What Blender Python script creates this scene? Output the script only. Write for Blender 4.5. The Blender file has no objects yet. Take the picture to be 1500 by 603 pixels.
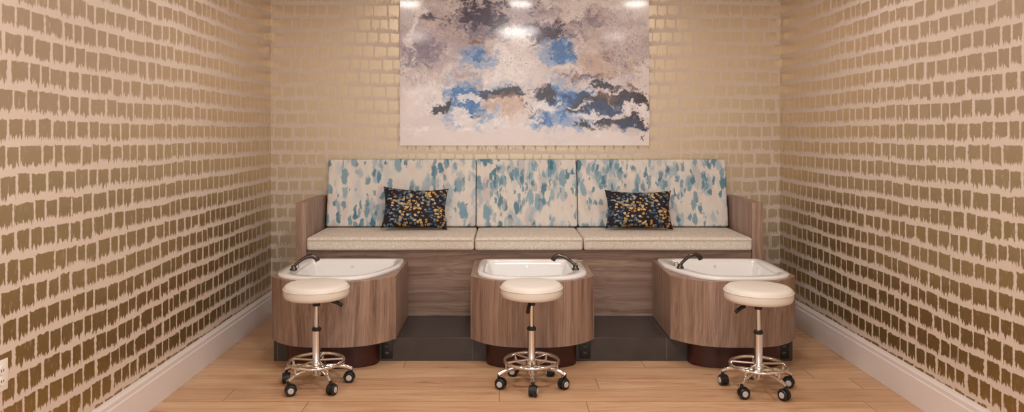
import bpy, bmesh, math, random
import numpy as np
from mathutils import Vector, Matrix, noise as mnoise
random.seed(4)
F=1080.0; CX=740.0; CY=195.0; H=1.45
scene=bpy.context.scene
scene.view_settings.view_transform='Standard'
scene.view_settings.look='None'

def s2l(c):
    return tuple(((x/255)/12.92 if x/255<=0.04045 else (((x/255)+0.055)/1.055)**2.4) for x in c)
def col(c): return (*s2l(c),1.0)

# ------------------------------------------------------------ node helper
class NT:
    def __init__(s,name):
        s.m=bpy.data.materials.new(name); s.m.use_nodes=True
        s.t=s.m.node_tree; s.n=s.t.nodes; s.l=s.t.links
        s.b=s.n['Principled BSDF']
        s.co=s.n.new('ShaderNodeTexCoord').outputs['Object']
    def put(s,sock,v):
        if isinstance(v,bpy.types.NodeSocket): s.l.new(v,sock)
        else: sock.default_value=v
    def math(s,op,a,b=None,c=None,clamp=False):
        n=s.n.new('ShaderNodeMath'); n.operation=op; n.use_clamp=clamp
        s.put(n.inputs[0],a)
        if b is not None: s.put(n.inputs[1],b)
        if c is not None: s.put(n.inputs[2],c)
        return n.outputs[0]
    def sep(s,v):
        n=s.n.new('ShaderNodeSeparateXYZ'); s.put(n.inputs[0],v); return n.outputs
    def comb(s,x=0.0,y=0.0,z=0.0):
        n=s.n.new('ShaderNodeCombineXYZ')
        s.put(n.inputs[0],x);s.put(n.inputs[1],y);s.put(n.inputs[2],z); return n.outputs[0]
    def vmul(s,v,k):
        n=s.n.new('ShaderNodeVectorMath'); n.operation='MULTIPLY'; s.put(n.inputs[0],v); s.put(n.inputs[1],k); return n.outputs[0]
    def vadd(s,v,k):
        n=s.n.new('ShaderNodeVectorMath'); n.operation='ADD'; s.put(n.inputs[0],v); s.put(n.inputs[1],k); return n.outputs[0]
    def noise(s,v,scale=5,detail=2,rough=0.5,dist=0.0,color=False):
        n=s.n.new('ShaderNodeTexNoise'); s.put(n.inputs['Vector'],v)
        n.inputs['Scale'].default_value=scale; n.inputs['Detail'].default_value=detail
        n.inputs['Roughness'].default_value=rough; n.inputs['Distortion'].default_value=dist
        return n.outputs['Color' if color else 'Fac']
    def white(s,v,color=False):
        n=s.n.new('ShaderNodeTexWhiteNoise'); n.noise_dimensions='3D'; s.put(n.inputs['Vector'],v)
        return n.outputs['Color' if color else 'Value']
    def vor(s,v,scale,rnd=1.0):
        n=s.n.new('ShaderNodeTexVoronoi'); s.put(n.inputs['Vector'],v); n.inputs['Scale'].default_value=scale
        n.inputs['Randomness'].default_value=rnd
        return n.outputs
    def mix(s,f,a,b,mode='MIX'):
        n=s.n.new('ShaderNodeMix'); n.data_type='RGBA'; n.blend_type=mode
        s.put(n.inputs[0],f); s.put(n.inputs[6],a); s.put(n.inputs[7],b); return n.outputs[2]
    def ss(s,v,a,b,o0=0.0,o1=1.0):
        n=s.n.new('ShaderNodeMapRange'); n.interpolation_type='SMOOTHSTEP'
        s.put(n.inputs[0],v); s.put(n.inputs[1],a); s.put(n.inputs[2],b)
        n.inputs[3].default_value=o0; n.inputs[4].default_value=o1; return n.outputs[0]
    def ramp(s,v,stops,mode='LINEAR'):
        n=s.n.new('ShaderNodeValToRGB'); n.color_ramp.interpolation=mode
        e=n.color_ramp.elements
        while len(e)<len(stops): e.new(0.5)
        for i,(p,c) in enumerate(stops): e[i].position=p; e[i].color=c
        s.put(n.inputs[0],v); return n.outputs[0]
    def bump(s,h,st=0.3,d=0.01):
        n=s.n.new('ShaderNodeBump'); n.inputs['Strength'].default_value=st; n.inputs['Distance'].default_value=d
        s.put(n.inputs['Height'],h); s.l.new(n.outputs[0],s.b.inputs['Normal'])
    def set(s,**k):
        names={'base':'Base Color','rough':'Roughness','metal':'Metallic','spec':'Specular IOR Level','coat':'Coat Weight','coatr':'Coat Roughness'}
        for a,v in k.items(): s.put(s.b.inputs[names[a]],v)
        return s.m

def simple(name,c,rough=0.5,metal=0.0,var=0.06,scale=20,**k):
    t=NT(name); n=t.noise(t.co,scale,3)
    c1=col(c); c2=tuple(x*(1-var) for x in c1[:3])+(1,)
    t.set(base=t.mix(n,c1,c2),rough=rough,metal=metal,**k); return t.m

def wallpaper(name,axis):
    t=NT(name); x,y,z=t.sep(t.co)
    u = y if axis=='Y' else x
    w=t.noise(t.comb(u,0.0,z),0.9,2)
    v=t.math('MULTIPLY_ADD',t.math('SUBTRACT',w,0.5),0.05,z)
    r=t.math('DIVIDE',v,0.108); row=t.math('FLOOR',r); fy=t.math('FRACT',r)
    off=t.white(t.comb(row,3.3,1.0))
    wn=t.noise(t.comb(t.math('MULTIPLY',u,5.0),t.math('MULTIPLY',row,7.31),0.0),1.0,1)
    c=t.math('ADD',t.math('DIVIDE',u,0.091),t.math('ADD',t.math('MULTIPLY',off,5.0),t.math('MULTIPLY',wn,1.6)))
    cl=t.math('FLOOR',c); fx=t.math('FRACT',c)
    wr=t.sep(t.white(t.comb(row,cl,7.0),True))
    ne=t.math('SUBTRACT',t.noise(t.comb(t.math('MULTIPLY',u,95.0),t.math('MULTIPLY',row,9.7),t.math('MULTIPLY',z,9.0)),1.0,3,0.6),0.5)
    ne2=t.math('SUBTRACT',t.noise(t.comb(t.math('MULTIPLY',u,38.0),t.math('MULTIPLY',z,60.0),2.0),1.0,2),0.5)
    ax=t.math('ABSOLUTE',t.math('SUBTRACT',fx,0.5))
    tx=t.math('ADD',t.math('MULTIPLY_ADD',wr[0],0.06,0.395),t.math('MULTIPLY',ne2,0.16))
    mx=t.ss(t.math('SUBTRACT',tx,ax),-0.02,0.02)
    tb=t.math('ADD',t.math('MULTIPLY_ADD',wr[1],0.10,0.13),t.math('MULTIPLY',ne,0.9))
    mb=t.ss(t.math('SUBTRACT',fy,tb),-0.02,0.02)
    tt=t.math('ADD',t.math('MULTIPLY_ADD',wr[2],-0.09,0.92),t.math('MULTIPLY',ne2,0.2))
    mt=t.ss(t.math('SUBTRACT',tt,fy),-0.02,0.02)
    m=t.math('MULTIPLY',t.math('MULTIPLY',mx,mb),mt)
    dry=t.ss(t.noise(t.comb(t.math('MULTIPLY',u,130.0),t.math('MULTIPLY',z,22.0),5.0),1.0,3,0.6),0.30,0.42)
    m=t.math('MULTIPLY',m,t.math('MULTIPLY_ADD',dry,0.45,0.55))
    bg=t.mix(t.noise(t.co,3,3),col((219,203,189)),col((210,194,180)))
    g=t.ss(t.math('ADD',z,t.math('MULTIPLY',wr[0],0.1)),0.1,2.2)  # foil sheen painted into block colour: darker low, lighter high
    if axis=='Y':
        gold_sheen=t.ramp(g,[(0.0,col((160,136,84))),(0.5,col((188,165,124))),(1.0,col((214,194,167)))])
    else:  # back wall, same paper: paler blocks, its brighter foil reflection put into the colour
        gold_sheen=t.ramp(g,[(0.0,col((188,178,154))),(0.5,col((200,186,160))),(1.0,col((204,186,160)))])
    t.set(base=t.mix(m,bg,gold_sheen),rough=t.math('MULTIPLY_ADD',m,-0.24,0.6),metal=t.math('MULTIPLY',m,0.78))
    t.bump(m,0.15,0.002)
    return t.m

def wood(name,grain='Z',dark=1.0):
    t=NT(name)
    sc={'Z':(30,30,0.9),'X':(0.9,30,30)}[grain]
    p=t.vmul(t.co,sc)
    wob=t.noise(t.vmul(t.co,(1.2,1.2,1.2)),1.0,2,color=True)
    p=t.vadd(p,t.vmul(wob,(3.5,3.5,3.5)))
    n1=t.noise(p,1.0,3,0.55,0.3); n2=t.noise(t.vmul(p,(7,7,3) if grain=='Z' else (3,7,7)),1.0,3,0.6)
    f=t.math('MULTIPLY_ADD',n2,0.46,t.math('MULTIPLY',n1,0.56))
    k=lambda c: col(tuple(x*dark for x in c))
    base=t.ramp(f,[(0.34,k((104,81,69))),(0.46,k((139,112,97))),(0.56,k((157,130,113))),(0.72,k((181,153,135)))])
    t.set(base=base,rough=0.42); t.bump(f,0.06,0.002); return t.m

def oak():
    t=NT('oak_planks'); x,y,z=t.sep(t.co)
    r=t.math('DIVIDE',y,0.19); row=t.math('FLOOR',r); fy=t.math('FRACT',r)
    c=t.math('ADD',t.math('DIVIDE',x,1.5),t.math('MULTIPLY',t.white(t.comb(row,1.0,4.0)),3.0))
    cl=t.math('FLOOR',c); fx=t.math('FRACT',c)
    pid=t.white(t.comb(row,cl,2.0))
    p=t.comb(t.math('MULTIPLY',x,1.6),t.math('MULTIPLY_ADD',y,16.0,t.math('MULTIPLY',pid,30.0)),t.math('MULTIPLY',pid,20.0))
    g=t.noise(p,1.0,5,0.6,0.8)
    g2=t.noise(t.vmul(p,(4,6,1)),1.0,3,0.6)
    f=t.math('MULTIPLY_ADD',g2,0.34,t.math('MULTIPLY',g,0.76))
    base=t.ramp(f,[(0.36,col((168,126,92))),(0.5,col((198,158,122))),(0.66,col((214,178,143)))])
    base=t.mix(t.math('MULTIPLY',pid,0.45),base,col((184,142,108)))
    kn=t.ss(t.noise(t.comb(t.math('MULTIPLY',x,3.5),t.math('MULTIPLY',y,15.0),9.0),1.0,1),0.68,0.8)
    base=t.mix(t.math('MULTIPLY',kn,0.6),base,col((146,100,68)))
    gy=t.math('MINIMUM',fy,t.math('SUBTRACT',1.0,fy)); gx=t.math('MINIMUM',fx,t.math('SUBTRACT',1.0,fx))
    gap=t.math('MULTIPLY',t.ss(gy,0.004,0.016),t.ss(gx,0.0008,0.0022))
    base=t.mix(gap,col((146,106,76)),base)
    t.set(base=base,rough=t.math('MULTIPLY_ADD',g,0.15,0.33)); t.bump(gap,0.2,0.002); return t.m

def tile():
    t=NT('charcoal_tile'); x,y,z=t.sep(t.co)
    fx=t.math('FRACT',t.math('DIVIDE',t.math('ADD',x,0.21),0.62)); gx=t.math('MINIMUM',fx,t.math('SUBTRACT',1.0,fx))
    m=t.ss(gx,0.002,0.006)
    n=t.noise(t.co,9,5,0.6)
    base=t.mix(n,col((50,44,43)),col((74,67,64)))
    t.set(base=t.mix(m,col((96,88,84)),base),rough=0.38); t.bump(n,0.1,0.003); return t.m

def linen():
    t=NT('linen_fabric')
    a=t.noise(t.vmul(t.co,(50,50,300)),1.0,2,0.6); b=t.noise(t.vmul(t.co,(300,50,50)),1.0,2,0.6)
    f=t.math('MULTIPLY',t.math('ADD',a,b),0.5)
    base=t.ramp(f,[(0.36,col((194,182,168))),(0.5,col((216,206,193))),(0.64,col((232,224,213)))])
    t.set(base=base,rough=0.9,spec=0.2); t.bump(f,0.25,0.002); return t.m

def floral():
    t=NT('watercolour_fabric')
    d=t.noise(t.co,16,3,0.6,color=True)
    p=t.vadd(t.co,t.vmul(t.vadd(d,(-.5,-.5,-.5)),(0.05,0.0,0.10)))
    p=t.vmul(p,(1.0,0.0,0.46))
    base=t.ramp(t.noise(t.vmul(t.co,(9,0,4)),1.0,3),[(0.35,col((206,208,207))),(0.5,col((225,220,212))),(0.7,col((219,205,197)))])
    cur=base
    specs=[(11,[(0.0,(178,190,200)),(0.5,(164,184,196)),(1,(206,196,192))],(0,0,0),0.60,0.30),
           (17,[(0.0,(116,156,176)),(0.4,(148,178,192)),(1,(182,194,201))],(3.1,0,1.7),0.48,0.38),
           (15,[(0.0,(232,226,217)),(1,(226,217,210))],(5.1,0,9.7),0.34,0.38),
           (23,[(0.0,(62,118,142)),(0.5,(92,144,164)),(1,(126,160,178))],(7.7,0,4.1),0.44,0.42),
           (36,[(0.0,(70,124,146)),(1,(132,162,178))],(1.7,0,2.1),0.26,0.43)]
    for sc,cs,o,den,cth in specs:
        v=t.vor(t.vadd(p,o),sc)
        cr=t.sep(v['Color'])
        pick=t.ss(cr[0],den+0.02,den-0.02)
        clump=t.ss(t.noise(t.vadd(t.vmul(t.co,(5,0,3)),o),1.0,2),cth,cth+.08)
        edge=t.math('MULTIPLY',t.math('SUBTRACT',t.noise(t.vmul(t.co,(90,0,22)),1.0,3,0.6),0.5),0.6)
        sh=t.ss(t.math('ADD',v['Distance'],edge),0.58,0.42)
        c=t.ramp(cr[1],[(a,col(b)) for a,b in cs])
        m=t.math('MULTIPLY',t.math('MULTIPLY',pick,sh),clump)
        m=t.math('MULTIPLY',m,0.87)
        cur=t.mix(m,cur,c)
    t.set(base=cur,rough=0.9,spec=0.2)
    return t.m

def spots():
    t=NT('spotted_pillow_fabric')
    d=t.noise(t.co,40,2,color=True)
    p=t.vadd(t.co,t.vmul(t.vadd(d,(-.5,-.5,-.5)),(0.022,0.012,0.022)))
    v=t.vor(t.vmul(p,(1.0,0.0,1.35)),42)
    cr=t.sep(v['Color'])
    sh=t.ss(v['Distance'],0.52,0.44)
    pick=t.ss(cr[0],0.88,0.86)
    reg=t.noise(t.vadd(t.co,(4,0,2)),7,1)
    yel=t.ramp(cr[1],[(0,col((176,132,64))),(0.5,col((204,164,98))),(1,col((214,188,142)))])
    tea=t.ramp(cr[1],[(0,col((50,88,114))),(0.6,col((88,126,146))),(1,col((146,148,142)))])
    c=t.mix(t.ss(t.math('ADD',reg,t.math('MULTIPLY',cr[2],0.2)),0.56,0.62),yel,tea)
    t.set(base=t.mix(t.math('MULTIPLY',sh,pick),col((36,28,38)),c),rough=0.7,spec=0.3); return t.m

M={}
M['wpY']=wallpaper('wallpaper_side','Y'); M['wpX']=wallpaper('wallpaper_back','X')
M['woodZ']=wood('walnut_laminate_vertical','Z'); M['woodX']=wood('walnut_laminate_horizontal','X',.95)
M['oak']=oak(); M['tile']=tile(); M['linen']=linen(); M['floral']=floral(); M['spots']=spots()
M['trim']=simple('painted_trim',(230,221,217),0.4,var=0.03)
M['ceil']=simple('ceiling_paint',(236,230,225),0.9,var=0.02)
M['mahog']=simple('mahogany',(66,28,24),0.3,var=0.4,scale=9)
M['porc']=simple('white_acrylic',(236,235,234),0.12,var=0.01,coat=0.5)
M['bronze']=simple('dark_nickel',(92,84,80),0.22,1.0)
M['chrome']=simple('chrome',(225,222,220),0.12,1.0,var=0.03)
M['black']=simple('black_plastic',(22,21,22),0.4)
M['grey']=simple('grey_plastic',(196,192,190),0.4)
M['vinyl']=simple('cream_vinyl',(228,221,211),0.42,var=0.03)
M['plate']=simple('white_plastic',(236,230,222),0.35,var=0.02)
M['seam']=simple('seam_cord',(200,188,172),0.8)

# ------------------------------------------------------------ mesh helpers
def link(o,parent=None):
    scene.collection.objects.link(o)
    if parent: o.parent=parent
    return o
def empty(name,loc=(0,0,0)):
    e=bpy.data.objects.new(name,None); e.location=loc; e.empty_display_size=0.1
    scene.collection.objects.link(e); return e
def from_bm(name,bm,mat,parent=None,smooth=False,angle=40):
    bmesh.ops.recalc_face_normals(bm,faces=bm.faces)
    me=bpy.data.meshes.new(name); bm.to_mesh(me); bm.free()
    if smooth:
        for p in me.polygons: p.use_smooth=True
        try: me.set_sharp_from_angle(angle=math.radians(angle))
        except Exception: pass
    for m in (mat if isinstance(mat,list) else [mat]): me.materials.append(m)
    return link(bpy.data.objects.new(name,me),parent)
def bbox_bm(x0,x1,y0,y1,z0,z1,bev=0.0,seg=3):
    bm=bmesh.new(); bmesh.ops.create_cube(bm,size=1)
    for v in bm.verts:
        v.co=Vector(((x0+x1)/2+v.co.x*(x1-x0),(y0+y1)/2+v.co.y*(y1-y0),(z0+z1)/2+v.co.z*(z1-z0)))
    if bev: bmesh.ops.bevel(bm,geom=bm.edges[:],offset=bev,segments=seg,profile=0.5,affect='EDGES')
    return bm
def box(name,x0,x1,y0,y1,z0,z1,mat,parent=None,bev=0.0,seg=3):
    return from_bm(name,bbox_bm(x0,x1,y0,y1,z0,z1,bev,seg),mat,parent,smooth=bev>0)
def loft(name,loops,mat,parent=None,cap0=False,cap1=True,closed=True,smooth=True,angle=40):
    bm=bmesh.new(); vl=[[bm.verts.new(p) for p in l] for l in loops]
    n=len(loops[0])
    for a,b in zip(vl[:-1],vl[1:]):
        for i in range(n if closed else n-1):
            j=(i+1)%n; bm.faces.new((a[i],a[j],b[j],b[i]))
    if cap0: bm.faces.new(vl[0])
    if cap1: bm.faces.new(vl[-1])
    return from_bm(name,bm,mat,parent,smooth,angle)
def lathe(name,prof,mat,parent=None,n=40,loc=(0,0,0),rot=None,angle=40):
    loops=[]
    for r,z in prof:
        l=[]
        for i in range(n):
            a=2*math.pi*i/n; p=Vector((r*math.cos(a),r*math.sin(a),z))
            if rot: p=rot@p
            l.append(p+Vector(loc))
        loops.append(l)
    return loft(name,loops,mat,parent,True,True,angle=angle)
def tube(name,pts,rad,mat,parent=None,n=14,closed=False):
    pts=[Vector(p) for p in pts]; N=len(pts)
    rads=rad if isinstance(rad,(list,tuple)) else [rad]*N
    loops=[]; up=None
    for i,p in enumerate(pts):
        if closed: d=(pts[(i+1)%N]-pts[i-1]).normalized()
        else: d=(pts[min(i+1,N-1)]-pts[max(i-1,0)]).normalized()
        if up is None: up=d.orthogonal().normalized()
        up=(up-d*up.dot(d)).normalized(); s=d.cross(up)
        loops.append([p+(up*math.cos(2*math.pi*k/n)+s*math.sin(2*math.pi*k/n))*rads[i] for k in range(n)])
    if closed: loops.append(loops[0])
    return loft(name,loops,mat,parent,not closed,not closed)
def smooth_path(pts,n=6):
    pts=[Vector(p) for p in pts]; out=[]
    P=[pts[0]]+pts+[pts[-1]]
    for i in range(1,len(P)-2):
        for k in range(n):
            t=k/n; a,b,c,d=P[i-1],P[i],P[i+1],P[i+2]
            out.append(0.5*((2*b)+(c-a)*t+(2*a-5*b+4*c-d)*t*t+(3*b-a-3*c+d)*t**3))
    out.append(pts[-1]); return out
def chaikin(p,k=3):
    for _ in range(k):
        q=[]
        for i in range(len(p)):
            a=p[i]; b=p[(i+1)%len(p)]
            q.append((a[0]*.75+b[0]*.25,a[1]*.75+b[1]*.25)); q.append((a[0]*.25+b[0]*.75,a[1]*.25+b[1]*.75))
        p=q
    return p
def ray_loop(poly,c,angles):
    out=[]
    for a in angles:
        dx,dy=math.cos(a),math.sin(a); best=None
        for i in range(len(poly)):
            x1,y1=poly[i][0]-c[0],poly[i][1]-c[1]; x2,y2=poly[(i+1)%len(poly)][0]-c[0],poly[(i+1)%len(poly)][1]-c[1]
            ex,ey=x2-x1,y2-y1; den=dx*ey-dy*ex
            if abs(den)<1e-12: continue
            t=(x1*ey-y1*ex)/den; s=(x1*dy-y1*dx)/den
            if t>0 and -1e-9<=s<=1+1e-9 and (best is None or t>best): best=t
        out.append((c[0]+dx*best,c[1]+dy*best))
    return out

# ------------------------------------------------------------ room
XL,XR,YB,ZC,YF=-1.874,2.20,5.90,2.80,-1.0
box('floor',XL-0.1,XR+0.1,YF,YB+0.1,-0.1,0.0,M['oak'])
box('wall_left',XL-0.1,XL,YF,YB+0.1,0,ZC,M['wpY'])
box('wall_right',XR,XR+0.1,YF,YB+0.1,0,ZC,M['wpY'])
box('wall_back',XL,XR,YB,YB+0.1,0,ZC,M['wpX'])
box('ceiling',XL-0.1,XR+0.1,YF,YB+0.1,ZC,ZC+0.1,M['ceil'])
def baseboard(name,p0,p1,nrm):
    prof=[(0,0.001),(0.018,0.001),(0.018,0.145),(0.014,0.152),(0.014,0.172),(0.008,0.184),(0.006,0.192),(0,0.192)]
    loops=[[Vector((p[0]+nrm[0]*d,p[1]+nrm[1]*d,z)) for d,z in prof] for p in (p0,p1)]
    return loft(name,loops,M['trim'],None,True,True,smooth=False)
baseboard('baseboard_left',(XL+.0005,YF),(XL+.0005,YB-.02),(1,0))
baseboard('baseboard_right',(XR-.0005,YF),(XR-.0005,YB-.02),(-1,0))
baseboard('baseboard_back',(XL+.001,YB-.0005),(XR-.001,YB-.0005),(0,-1))

# ------------------------------------------------------------ platform
BX0,BX1=-1.476,1.833
box('tiled_platform',BX0,BX1,4.70,5.86,0.0005,0.148,M['tile'],bev=0.003,seg=1)

# ------------------------------------------------------------ banquette
bq=empty('banquette_bench',(0.17,5.5,0.148))
def P(o,e):
    o.parent=e; o.matrix_parent_inverse=Matrix.Translation(-e.location); return o
P(box('base_panel',-1.41,1.752,5.25,5.86,0.1485,0.62,M['woodX'],bev=0.002,seg=1),bq)
P(box('arm_left',-1.488,-1.412,5.235,5.872,0.1485,0.957,M['woodZ'],bev=0.003,seg=2),bq)
P(box('arm_right',1.754,1.832,5.235,5.872,0.1485,0.957,M['woodZ'],bev=0.003,seg=2),bq)
def cushion(name,x0,x1,y0,y1,z0,z1,mat,bev,puff):
    bm=bbox_bm(x0,x1,y0,y1,z0,z1)
    bmesh.ops.subdivide_edges(bm,edges=[e for e in bm.edges if abs((e.verts[0].co-e.verts[1].co).x)>0.1],cuts=10,use_grid_fill=True)
    sh=[e for e in bm.edges if len(e.link_faces)==2 and e.calc_face_angle()>1.0]
    bmesh.ops.bevel(bm,geom=sh,offset=bev,segments=4,profile=0.6,affect='EDGES')
    return bm
def finish(bm,name,mat):
    o=from_bm(name,bm,mat,smooth=True,angle=60); return P(o,bq)
sx=[-1.408,-0.217,0.553,1.750]
for i in range(3):
    a,b=sx[i]+.003,sx[i+1]-.003
    bm=cushion('',a,b,5.205,5.845,0.6215,0.712,None,0.022,0)
    for v in bm.verts:
        u=(v.co.x-a)/(b-a)
        if v.co.z>0.69:
            w=(v.co.y-5.205)/0.64
            v.co.z+=0.012*max(0,math.sin(math.pi*min(max(u,0),1)))**.4*max(0,math.sin(math.pi*min(max(w,0.0),1)))**.5
    finish(bm,'seat_cushion_%d'%(i+1),M['linen'])
    c=tube('welt_%d'%(i+1),[(a+0.01,5.203,0.694),(b-0.01,5.203,0.694)],0.0035,M['seam'],n=8); P(c,bq)
bx=[-1.40,-0.228,0.566,1.745]
for i in range(3):
    a,b=bx[i]+.003,bx[i+1]-.003
    bm=cushion('',a,b,0,0.11,0,0.52,None,0.02,0)
    for v in bm.verts:
        t=v.co.z/0.52; th=0.11*(1-t)+0.06*t
        yf=5.74*(1-t)+5.83*t
        v.co.y=yf+(v.co.y/0.11)*th; v.co.z+=0.722
        if v.co.y>5.895: v.co.y=5.895
    finish(bm,'back_cushion_%d'%(i+1),M['floral'])

# ------------------------------------------------------------ pillows
def pillow(x,y,z,w,h,th,tilt,roll,yaw,nm='throw_pillow'):
    bm=bmesh.new(); N=28; g={}
    for sgn in (1,-1):
        for i in range(N+1):
            for j in range(N+1):
                u=-1+2*i/N; v=-1+2*j/N
                edge=(i in(0,N) or j in (0,N))
                if sgn==-1 and edge: g[sgn,i,j]=g[1,i,j]; continue
                X=u*w/2*(1-0.09*(1-v*v)); Z=v*h/2*(1-0.14*(1-u*u))
                t=th/2*((1-u**4)*(1-v**4))**0.55*(1-.2*mnoise.noise(Vector((u*2+x,v*2,sgn))))
                g[sgn,i,j]=bm.verts.new((X,-sgn*t,Z))
    for sgn in (1,-1):
        for i in range(N):
            for j in range(N):
                bm.faces.new((g[sgn,i,j],g[sgn,i+1,j],g[sgn,i+1,j+1],g[sgn,i,j+1]))
    o=from_bm(nm,bm,M['spots'],None,True,80)
    o.location=(x,y,z); o.rotation_euler=(math.radians(tilt),math.radians(roll),math.radians(yaw))
    return o
pillow(-0.685,5.615,0.880,0.50,0.325,0.13,-20,2.5,6)
pillow(1.015,5.615,0.870,0.51,0.305,0.13,-20,0.5,-3)

# ------------------------------------------------------------ painting
def painting():
    x0,x1,z0,z1=-0.836,1.145,1.352,2.66
    nx,nz=760,504
    xs=np.linspace(0,1,nx); zs=np.linspace(0,1,nz)
    U,V=np.meshgrid(xs,zs)
    px=586+U*365; py=213-V*(z1-z0)*184.3
    def vn(x,y,seed):
        r=np.random.RandomState(seed); T=r.rand(256,256)
        xi=np.floor(x).astype(int); yi=np.floor(y).astype(int); fx=x-xi; fy=y-yi
        fx=fx*fx*(3-2*fx); fy=fy*fy*(3-2*fy)
        a=T[yi%256,xi%256];b=T[yi%256,(xi+1)%256];c=T[(yi+1)%256,xi%256];d=T[(yi+1)%256,(xi+1)%256]
        return (a*(1-fx)+b*fx)*(1-fy)+(c*(1-fx)+d*fx)*fy
    def fbm(x,y,seed,o=6,g=0.55):
        s=0;a=1;t=0
        for i in range(o):
            s=s+a*vn(x*2**i+17*i,y*2**i+31*i,seed+i); t+=a; a*=g
        return s/t
    wx=(fbm(px/30,py/30,1,7,.65)-.5)*50; wy=(fbm(px/30,py/30,9,7,.65)-.5)*42
    qx=px+wx; qy=py+wy
    img=np.ones(U.shape+(3,))*np.array((230,220,218.))
    img+= ((fbm(px/40,py/30,20)-.5)*36)[...,None]
    grain=fbm(px/3.6,py/3.0,300,4,.7)
    def lay(c,blobs,seed,fx=22,fy=14,lo=.40,hi=.60,op=1.0,gr=.5):
        nonlocal img
        gr=gr*.6
        m=np.zeros(U.shape)
        for bx_,by_,rx,ry,s in blobs:
            m=np.maximum(m,s*np.exp(-(((qx-bx_)/rx)**2+((qy-by_)/ry)**2)))
        n=fbm(qx/fx+50,qy/fy+50,seed,7,.66)
        n=.5+(n-.5)*1.6+(grain-.5)*gr
        k=np.clip((m*0.62+n*0.75-0.375-lo*0.5)/(hi-lo),0,1); k=k*k*(3-2*k)*op*np.clip(m*3,0,1)
        cc=np.array(c,float)+((fbm(px/6,py/5,seed+500,4,.65)-.5)*50)[...,None]
        img=img*(1-k[...,None])+cc*k[...,None]
    lay((172,158,168),[(640,60,80,60,1),(900,60,60,60,1),(780,20,80,40,.9),(680,110,60,40,.6),(870,120,80,30,.6)],30,op=.75,lo=.3,hi=.75)
    lay((122,110,132),[(620,80,40,26,.9),(700,40,55,28,1),(800,45,55,28,1),(900,78,50,34,.8),(870,40,46,22,.7),(610,30,30,16,.5)],40,fx=14,fy=11,op=.8,lo=.38,hi=.75,gr=.9)
    lay((212,196,190),[(900,60,60,40,.9),(640,110,40,25,.8),(650,40,40,20,.7),(820,30,40,20,.6)],45,fx=9,fy=7,op=.8,gr=.9)
    lay((60,50,76),[(712,24,34,22,1),(705,4,28,12,.9),(800,45,30,20,1),(760,12,30,7,.8),(880,115,28,8,.7),(830,72,30,6,.7),(640,30,30,6,.6),(900,84,30,7,.5)],50,fx=14,fy=10,lo=.43,hi=.64,op=.94,gr=.8)
    lay((198,166,142),[(872,100,44,20,1),(745,160,45,12,.9),(790,80,25,20,.4),(925,95,20,20,.7),(605,120,20,20,.4),(700,60,20,16,.4)],60,fx=12,fy=10,op=.72,lo=.38,hi=.7,gr=.8)
    lay((136,166,210),[(700,85,30,18,1),(815,80,36,22,1),(685,150,46,38,1),(830,160,56,40,1),(740,120,24,18,.6),(720,185,30,18,1),(805,185,26,16,.9)],70,fx=14,fy=14,op=.85,lo=.34,hi=.68)
    lay((44,104,178),[(690,156,26,14,1),(822,76,20,16,1),(675,140,22,18,.9),(835,142,32,13,1),(805,172,24,16,.9),(700,80,16,12,.8)],80,fx=12,fy=10,lo=.45,hi=.68,op=.85,gr=.5)
    lay((242,236,236),[(745,95,28,34,1),(745,190,40,20,1),(640,190,60,16,1),(900,205,60,12,1),(620,140,30,24,.9),(860,8,70,14,1),(770,140,15,20,.4),(603,60,8,50,.6),(615,8,36,18,.9),(660,125,24,10,.8),(760,60,20,16,.6)],90,op=.9,lo=.36,hi=.64,gr=.7)
    lay((48,38,52),[(738,140,42,10,1),(648,158,16,9,.9),(775,152,20,6,.7),(805,135,20,7,.7),(868,150,38,11,1),(918,146,32,13,1),(905,176,42,14,1),(860,182,22,6,.8),(875,126,34,4,.7)],100,fx=18,fy=10,lo=.44,hi=.60,gr=.6)
    lay((36,58,104),[(885,158,34,10,1),(925,182,22,8,.9),(850,140,24,8,.9),(715,135,16,7,.8),(690,170,18,5,.6)],110,fx=12,fy=8,lo=.46,hi=.63,op=.85)
    lay((240,236,238),[(880,166,44,5,.9),(700,148,32,8,.9),(800,152,30,8,.9),(920,164,34,5,.9),(680,172,20,10,.8),(800,190,40,6,.8),(850,152,20,5,.8)],120,fx=14,fy=8,lo=.46,hi=.58,op=.88,gr=.6)
    lay((116,80,62),[(740,147,28,5,.9),(890,140,30,5,.8),(850,112,18,5,.7),(700,60,14,4,.6),(930,125,16,5,.7)],130,fx=10,fy=7,lo=.46,hi=.6,op=.7)
    sp=vn(px*.8,py*.8,200); area=np.clip(fbm(px/30,py/30,210)*2.6-.9,0,1)*np.clip((150-py)/50,0,1)
    k=((sp>0.80)*area*0.5)[...,None]; img=img*(1-k)+np.array((84,74,86.))*k
    sp=vn(px*.9,py*.9,220); k=((sp>0.80)*area*.5)[...,None]; img=img*(1-k)+np.array((240,232,228.))*k
    k=(np.clip((py-186+(fbm(px/25,py/18,230,6,.65)-.5)*50)/8,0,1)*.88)[...,None]; img=img*(1-k)+np.array((232,222,219.))*k
    d=np.minimum(np.abs((px-941)-(py-203)*.5)+50*(py>206)+50*(py<199), np.abs((px-941)+(py-201))+50*(np.abs(py-201)>3))
    img[d<0.7]=(60,50,50)
    img=np.clip(img,0,255)/255
    lin=np.where(img<=.04045,img/12.92,((img+.055)/1.055)**2.4)
    verts=np.stack([x0+U*(x1-x0),np.full(U.shape,5.862),z0+V*(z1-z0)],-1).reshape(-1,3)
    idx=np.arange(nx*nz).reshape(nz,nx)
    q=np.stack([idx[:-1,:-1],idx[:-1,1:],idx[1:,1:],idx[1:,:-1]],-1).reshape(-1,4)
    me=bpy.data.meshes.new('painted_face')
    me.vertices.add(len(verts)); me.vertices.foreach_set('co',verts.ravel().astype(np.float32))
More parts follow.
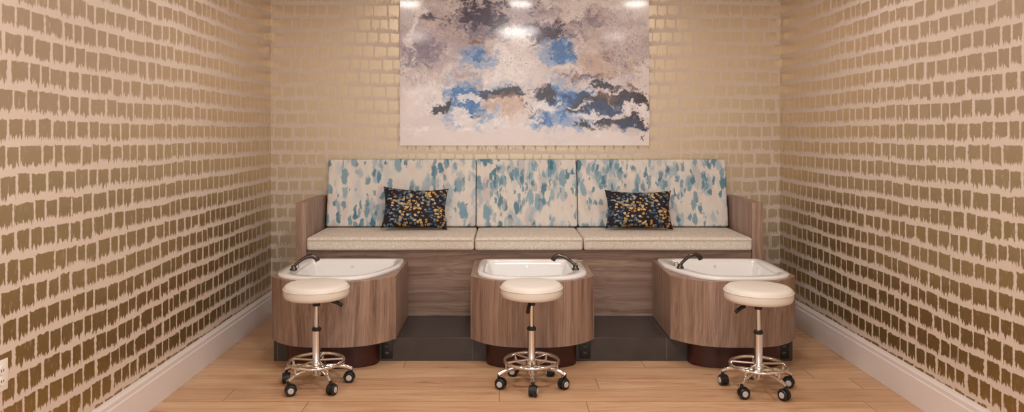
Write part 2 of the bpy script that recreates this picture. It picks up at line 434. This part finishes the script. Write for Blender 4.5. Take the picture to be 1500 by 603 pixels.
    me.loops.add(q.size); me.loops.foreach_set('vertex_index',q.ravel().astype(np.int32))
    me.polygons.add(len(q)); me.polygons.foreach_set('loop_start',(np.arange(len(q))*4).astype(np.int32))
    me.polygons.foreach_set('loop_total',np.full(len(q),4,np.int32))
    me.update(calc_edges=True)
    ca=me.color_attributes.new('paint','FLOAT_COLOR','POINT')
    ca.data.foreach_set('color',np.concatenate([lin.reshape(-1,3),np.ones((nx*nz,1))],1).ravel().astype(np.float32))
    t=NT('resin_painting'); a=t.n.new('ShaderNodeVertexColor'); a.layer_name='paint'
    t.set(base=a.outputs['Color'],rough=0.26,coat=0.7,coatr=0.1)
    t.bump(t.noise(t.co,30,5,0.65),0.3,0.005)
    me.materials.append(t.m)
    e=empty('abstract_painting',(0.155,5.87,2.0))
    o=bpy.data.objects.new('painted_face',me); scene.collection.objects.link(o); P(o,e)
    P(box('canvas_edge',x0,x1,5.8625,5.8995,z0,z1,simple('canvas_white',(232,222,212),.6),bev=0.0),e)
painting()

# ------------------------------------------------------------ pedicure stations
def station(cx,hw0,hw1,basin,faucet,kick,nm='pedicure_station'):
    e=empty(nm,(cx,4.9,0.15))
    x0,x1=hw0,hw1; yb=5.232; ye=4.66; sag=0.195
    front=[]
    n=48
    for i in range(n+1):
        u=-1+2*i/n; front.append(((x0+x1)/2+u*(x1-x0)/2, ye-sag*(1-abs(u)**3.0)))
    outer=[(x0,yb)]+front+[(x1,yb)]
    c=((x0+x1)/2,4.87)
    bas=chaikin(basin,3)
    angs=sorted([math.atan2(p[1]-c[1],p[0]-c[0]) for p in ((x0,yb),(x1,yb))]+[ -math.pi+2*math.pi*i/160+0.003 for i in range(160)]+
                [math.atan2(p[1]-c[1],p[0]-c[0]) for p in (front[0],front[-1])])
    O=ray_loop(outer,c,angs); B=ray_loop(bas,c,angs)
    zb,zt=0.1525,0.550
    hole=[(c[0]+(b[0]-c[0])*.95,c[1]+(b[1]-c[1])*.95) for b in B]
    def L(pts,z): return [Vector((p[0],p[1],z)) for p in pts]
    def sc(pts,k,cc=c): return [(cc[0]+(p[0]-cc[0])*k,cc[1]+(p[1]-cc[1])*k) for p in pts]
    P(loft('cabinet',[L(O,zb),L(O,zt-0.002),L(sc(O,.996),zt),L(hole,zt)],M['woodZ'],cap0=True,cap1=False,smooth=True,angle=25),e)
    fx=1 if faucet[2]>0 else -1
    def bl(k,z,dx=0,dy=0,ky=None):
        ky=ky or k
        return [Vector((c[0]+(p[0]-c[0])*k+dx,c[1]+(p[1]-c[1])*ky+dy,z)) for p in B]
    loops=[bl(1.0,.551),bl(1.003,.558),bl(1.0,.566),bl(.985,.571),bl(.90,.571,fx*.012),bl(.83,.569,fx*.02,.01),bl(.80,.562,fx*.02,.01),bl(.775,.53,fx*.02,.01),
           bl(.72,.44,fx*.02,.01),bl(.66,.39,fx*.02,.01),bl(.55,.37,fx*.02,.01),bl(.2,.365,fx*.02,.01)]
    P(loft('basin',loops,M['porc'],cap0=False,cap1=True,smooth=True,angle=50),e)
    P(lathe('drain',[(0.0,.002),(.03,.002),(.03,.006),(.02,.008),(0.001,.006)],M['chrome'],n=24,loc=(c[0]+.02*fx,c[1]+.02,.366)),e)
    yb2=max(p[1] for p in B)
    R=Matrix.Rotation(math.radians(78),3,'X')
    P(lathe('overflow',[(0.001,0),(.008,0),(.008,.003),(0.001,.003)],M['chrome'],n=16,loc=(c[0]+.02*fx,c[1]+.01+(yb2-c[1])*.765,.525),rot=R),e)
    bx_,by_,d=faucet; zr=.571
    P(lathe('faucet_base',[(0.001,0),(.024,0),(.024,.006),(.017,.014),(.014,.03),(0.001,.032)],M['bronze'],n=24,loc=(bx_,by_,zr)),e)
    pts=smooth_path([(bx_,by_,zr+.02),(bx_+d*.02,by_+.01,zr+.042),(bx_+d*.065,by_+.025,zr+.074),(bx_+d*.105,by_+.035,zr+.084),(bx_+d*.132,by_+.04,zr+.073),(bx_+d*.144,by_+.043,zr+.052)])
    N_=len(pts); rr=[.010+.006*min(1,max(0,(i/N_-.25)*2.5)) for i in range(N_)]
    P(tube('faucet_spout',pts,rr,M['bronze']),e)
    P(lathe('handle_base',[(0.001,0),(.017,0),(.017,.005),(.013,.022),(0.001,.026)],M['chrome'],n=24,loc=(bx_-d*.005,by_+.09,zr)),e)
    P(tube('faucet_handle',[(bx_-d*.005,by_+.09,zr+.024),(bx_-d*.03,by_+.11,zr+.036),(bx_-d*.055,by_+.12,zr+.034)],[.008,.007,.006],M['chrome']),e)
    kx0,kx1=kick
    pl=[(kx0,4.696)]+[((kx0+kx1)/2-(kx1-kx0)/2*math.cos(math.pi*i/40),4.69-.155*math.sin(math.pi*i/40)**.75) for i in range(41)]+[(kx1,4.696)]
    P(loft('toe_kick',[L(pl,.001),L(pl,.1515)],M['mahog'],cap0=True,cap1=True,angle=30),e)
    return e
def bas(cx,skew):
    l=[(-.345,5.18),(-.355,4.72),(-.33,4.61),(-.22,4.505),(0,4.487),(.22,4.505),(.33,4.61),(.355,4.72),(.345,5.18)]
    if skew!=0:
        l=[(-.355,5.20),(-.365,4.70),(-.34,4.60),(-.22,4.505),(0,4.487),(.17,4.50),(.27,4.60),(.378,4.88),(.383,5.0),(.378,5.20)]
        if skew<0: l=[(-x,y) for x,y in l][::-1]
    q=[]
    for i,p in enumerate(l):
        if p[1]>5.1:
            s=1 if p[0]<0 else -1
            a=(p[0],p[1]-.03); b=(p[0]+s*.03,p[1])
            q+= [b,a] if s>0 else [a,b]
        else: q.append(p)
    return [(cx+x,y) for x,y in q]
station(-1.08,-1.476,-.69,bas(-1.083,1),(-1.36,4.74,1),(-1.375,-.80))
station(.172,-.218,.562,bas(.172,0),(.455,4.76,-1),(-.12,.45))
station(1.44,1.045,1.833,bas(1.44,-1),(1.14,4.80,1),(1.16,1.74))

# ------------------------------------------------------------ outlets
def outlet(name,loc,rot,pm,sm):
    e=empty(name,loc); e.rotation_euler=rot
    o=from_bm('plate',bbox_bm(-.036,.036,-.006,0,-.058,.058,.002,2),pm,e,True)
    for k,z in enumerate((.02,-.02)):
        lathe('socket_%d'%(k+1),[(0.001,0),(.0165,0),(.0165,.003),(0.001,.003)],sm,e,20,(0,-.006,z),Matrix.Rotation(math.radians(90),3,'X'))
        for j,x in enumerate((-.006,.006)):
            from_bm('slot_%d_%d'%(k+1,j+1),bbox_bm(x-.001,x+.001,-.0105,-.0085,z-.004,z+.005),M['black'] if pm is M['plate'] else M['grey'],e)
    return e
for x in (-.752,.508,1.774):
    outlet('power_outlet',(x,4.6995,.074),(0,0,0),M['black'],M['black'])
outlet('wall_outlet',(XL+.0005,2.735,.55),(0,0,math.radians(90)),M['plate'],M['plate'])

# ------------------------------------------------------------ stools
def stool(x,y,h,a0,lever,R=.185):
    e=empty('rolling_stool',(x,y,0))
    t=.082
    prof=[(0.001,h-t),(R-.02,h-t),(R-.006,h-t+.006),(R,h-t+.022),(R,h-.028),(R-.005,h-.014),(R-.018,h-.004),(R-.04,h),(0.001,h+.003)]
    lathe('seat',prof,M['vinyl'],e,64,angle=60)
    tube('seat_welt',[(math.cos(2*math.pi*i/64)*(R+.001),math.sin(2*math.pi*i/64)*(R+.001),h-.028) for i in range(64)],.0028,M['vinyl'],e,8,True)
    lathe('seat_plate',[(0.001,0),(.075,0),(.08,.008),(0.001,.008)],M['black'],e,32,(0,0,h-t-.0085))
    lathe('shroud',[(0.001,0),(.021,0),(.026,.045),(0.001,.045)],M['black'],e,24,(0,0,h-t-.05))
    lathe('gas_lift',[(0.001,0),(.0125,0),(.0125,.25),(0.001,.25)],M['chrome'],e,24,(0,0,h-t-.28))
    lathe('collar',[(0.001,0),(.026,0),(.027,.012),(.02,.02),(0.001,.02)],M['black'],e,24,(0,0,.318))
    lathe('column',[(0.001,.065),(.030,.065),(.034,.075),(.034,.125),(.028,.135),(.023,.15),(.023,.318),(0.001,.318)],M['chrome'],e,32)
    a=math.radians(lever)
    d=Vector((math.cos(a),math.sin(a),0))
    z=h-t-.02
    tube('lever',[d*.02+Vector((0,0,z)),d*.09+Vector((0,0,z-.008))],.005,M['chrome'],e,10)
    tube('lever_grip',smooth_path([d*.085+Vector((0,0,z-.008)),d*.115+Vector((0,0,z-.018)),d*.145+Vector((0,0,z-.038))]),.011,M['black'],e,12)
    rr=.155
    tube('foot_ring',[(math.cos(2*math.pi*i/64)*rr,math.sin(2*math.pi*i/64)*rr,.142) for i in range(64)],.0095,M['chrome'],e,12,True)
    for k in range(5):
        a=math.radians(a0+72*k); d=Vector((math.cos(a),math.sin(a),0)); Z=lambda z:Vector((0,0,z))
        tube('leg_%d'%(k+1),smooth_path([d*.02+Z(.105),d*.08+Z(.108),d*.15+Z(.10),d*.19+Z(.083),d*.2+Z(.078)]),[.0125]*12+[.0125]*13,M['chrome'],e,12)
        tube('ring_strut_%d'%(k+1),[d*.152+Z(.142),d*.15+Z(.104)],.007,M['chrome'],e,8)
        tube('ring_spoke_%d'%(k+1),[d*.02+Z(.148),d*.152+Z(.142)],.006,M['chrome'],e,8)
        tube('caster_stem_%d'%(k+1),[d*.198+Z(.08),d*.198+Z(.05)],.008,M['black'],e,8)
        sw=a+random.uniform(-1.2,1.2)
        w=Vector((math.cos(sw),math.sin(sw),0)); ax=Vector((-w.y,w.x,0))
        c=d*.198-w*.012+Z(.031)
        Rm=Matrix((w,Vector((0,0,1)),ax)).transposed()
        for s,nn in ((1,'a'),(-1,'b')):
            prof=[(0.001,.005),(.026,.005),(.030,.008),(.030,.019),(.026,.023),(0.001,.023)]
            lathe('wheel_%d%s'%(k+1,nn),[(r,zz*s) for r,zz in prof],M['black'],e,24,c,Rm)
            lathe('hubcap_%d%s'%(k+1,nn),[(r,zz*s) for r,zz in [(0.001,.0225),(.017,.0225),(.015,.0255),(0.001,.026)]],M['grey'],e,20,c,Rm)
        hood=[]
        for i in range(13):
            an=math.radians(-10+200*i/12); hood.append((math.cos(an)*.034,math.sin(an)*.034))
        loops=[[c+w*p[0]+Z(p[1])+ax*o for p in hood]+[c+w*p[0]*.9+Z(p[1]*.9)+ax*o for p in hood[::-1]] for o in (-.01,.01)]
        loft('caster_hood_%d'%(k+1),loops,M['black'],e,True,True)
    return e
stool(-1.084,4.235,.592,-125,15,.184)
stool(.152,4.25,.592,-90,-100,.178)
stool(1.432,4.17,.588,-63,195,.188)

# ------------------------------------------------------------ lights
def downlight(x,y,r,power,c=(1,.94,.89)):
    e=empty('ceiling_downlight',(x,y,ZC))
    lathe('trim_ring',[(r+.001,-.001),(r+.025,-.001),(r+.022,-.010),(r+.001,-.012)],M['plate'],e,32)
    ld=bpy.data.lights.new('lamp','AREA'); ld.shape='DISK'; ld.size=2*r; ld.energy=power; ld.color=c
    o=bpy.data.objects.new('lamp',ld); o.location=(0,0,-.015); link(o,e)
for x in (-1.0,.16,1.35):
    downlight(x,4.1,.12,8.5)
downlight(.16,2.0,.26,46)
downlight(-1.2,1.6,.15,9); downlight(1.5,1.6,.15,9)
w=bpy.data.worlds.new('world'); scene.world=w; w.use_nodes=True
bg=w.node_tree.nodes['Background']; bg.inputs[0].default_value=(1.0,.97,.96,1); bg.inputs[1].default_value=1.55

# ------------------------------------------------------------ camera
cd=bpy.data.cameras.new('camera'); cam=bpy.data.objects.new('camera',cd); scene.collection.objects.link(cam)
cam.location=(0,0,H); cam.rotation_euler=(math.radians(90),0,0)
cd.sensor_fit='HORIZONTAL'; cd.sensor_width=36; cd.lens=F/1500*36
cd.shift_x=(750-CX)/1500; cd.shift_y=-(301.5-CY)/1500
scene.camera=cam
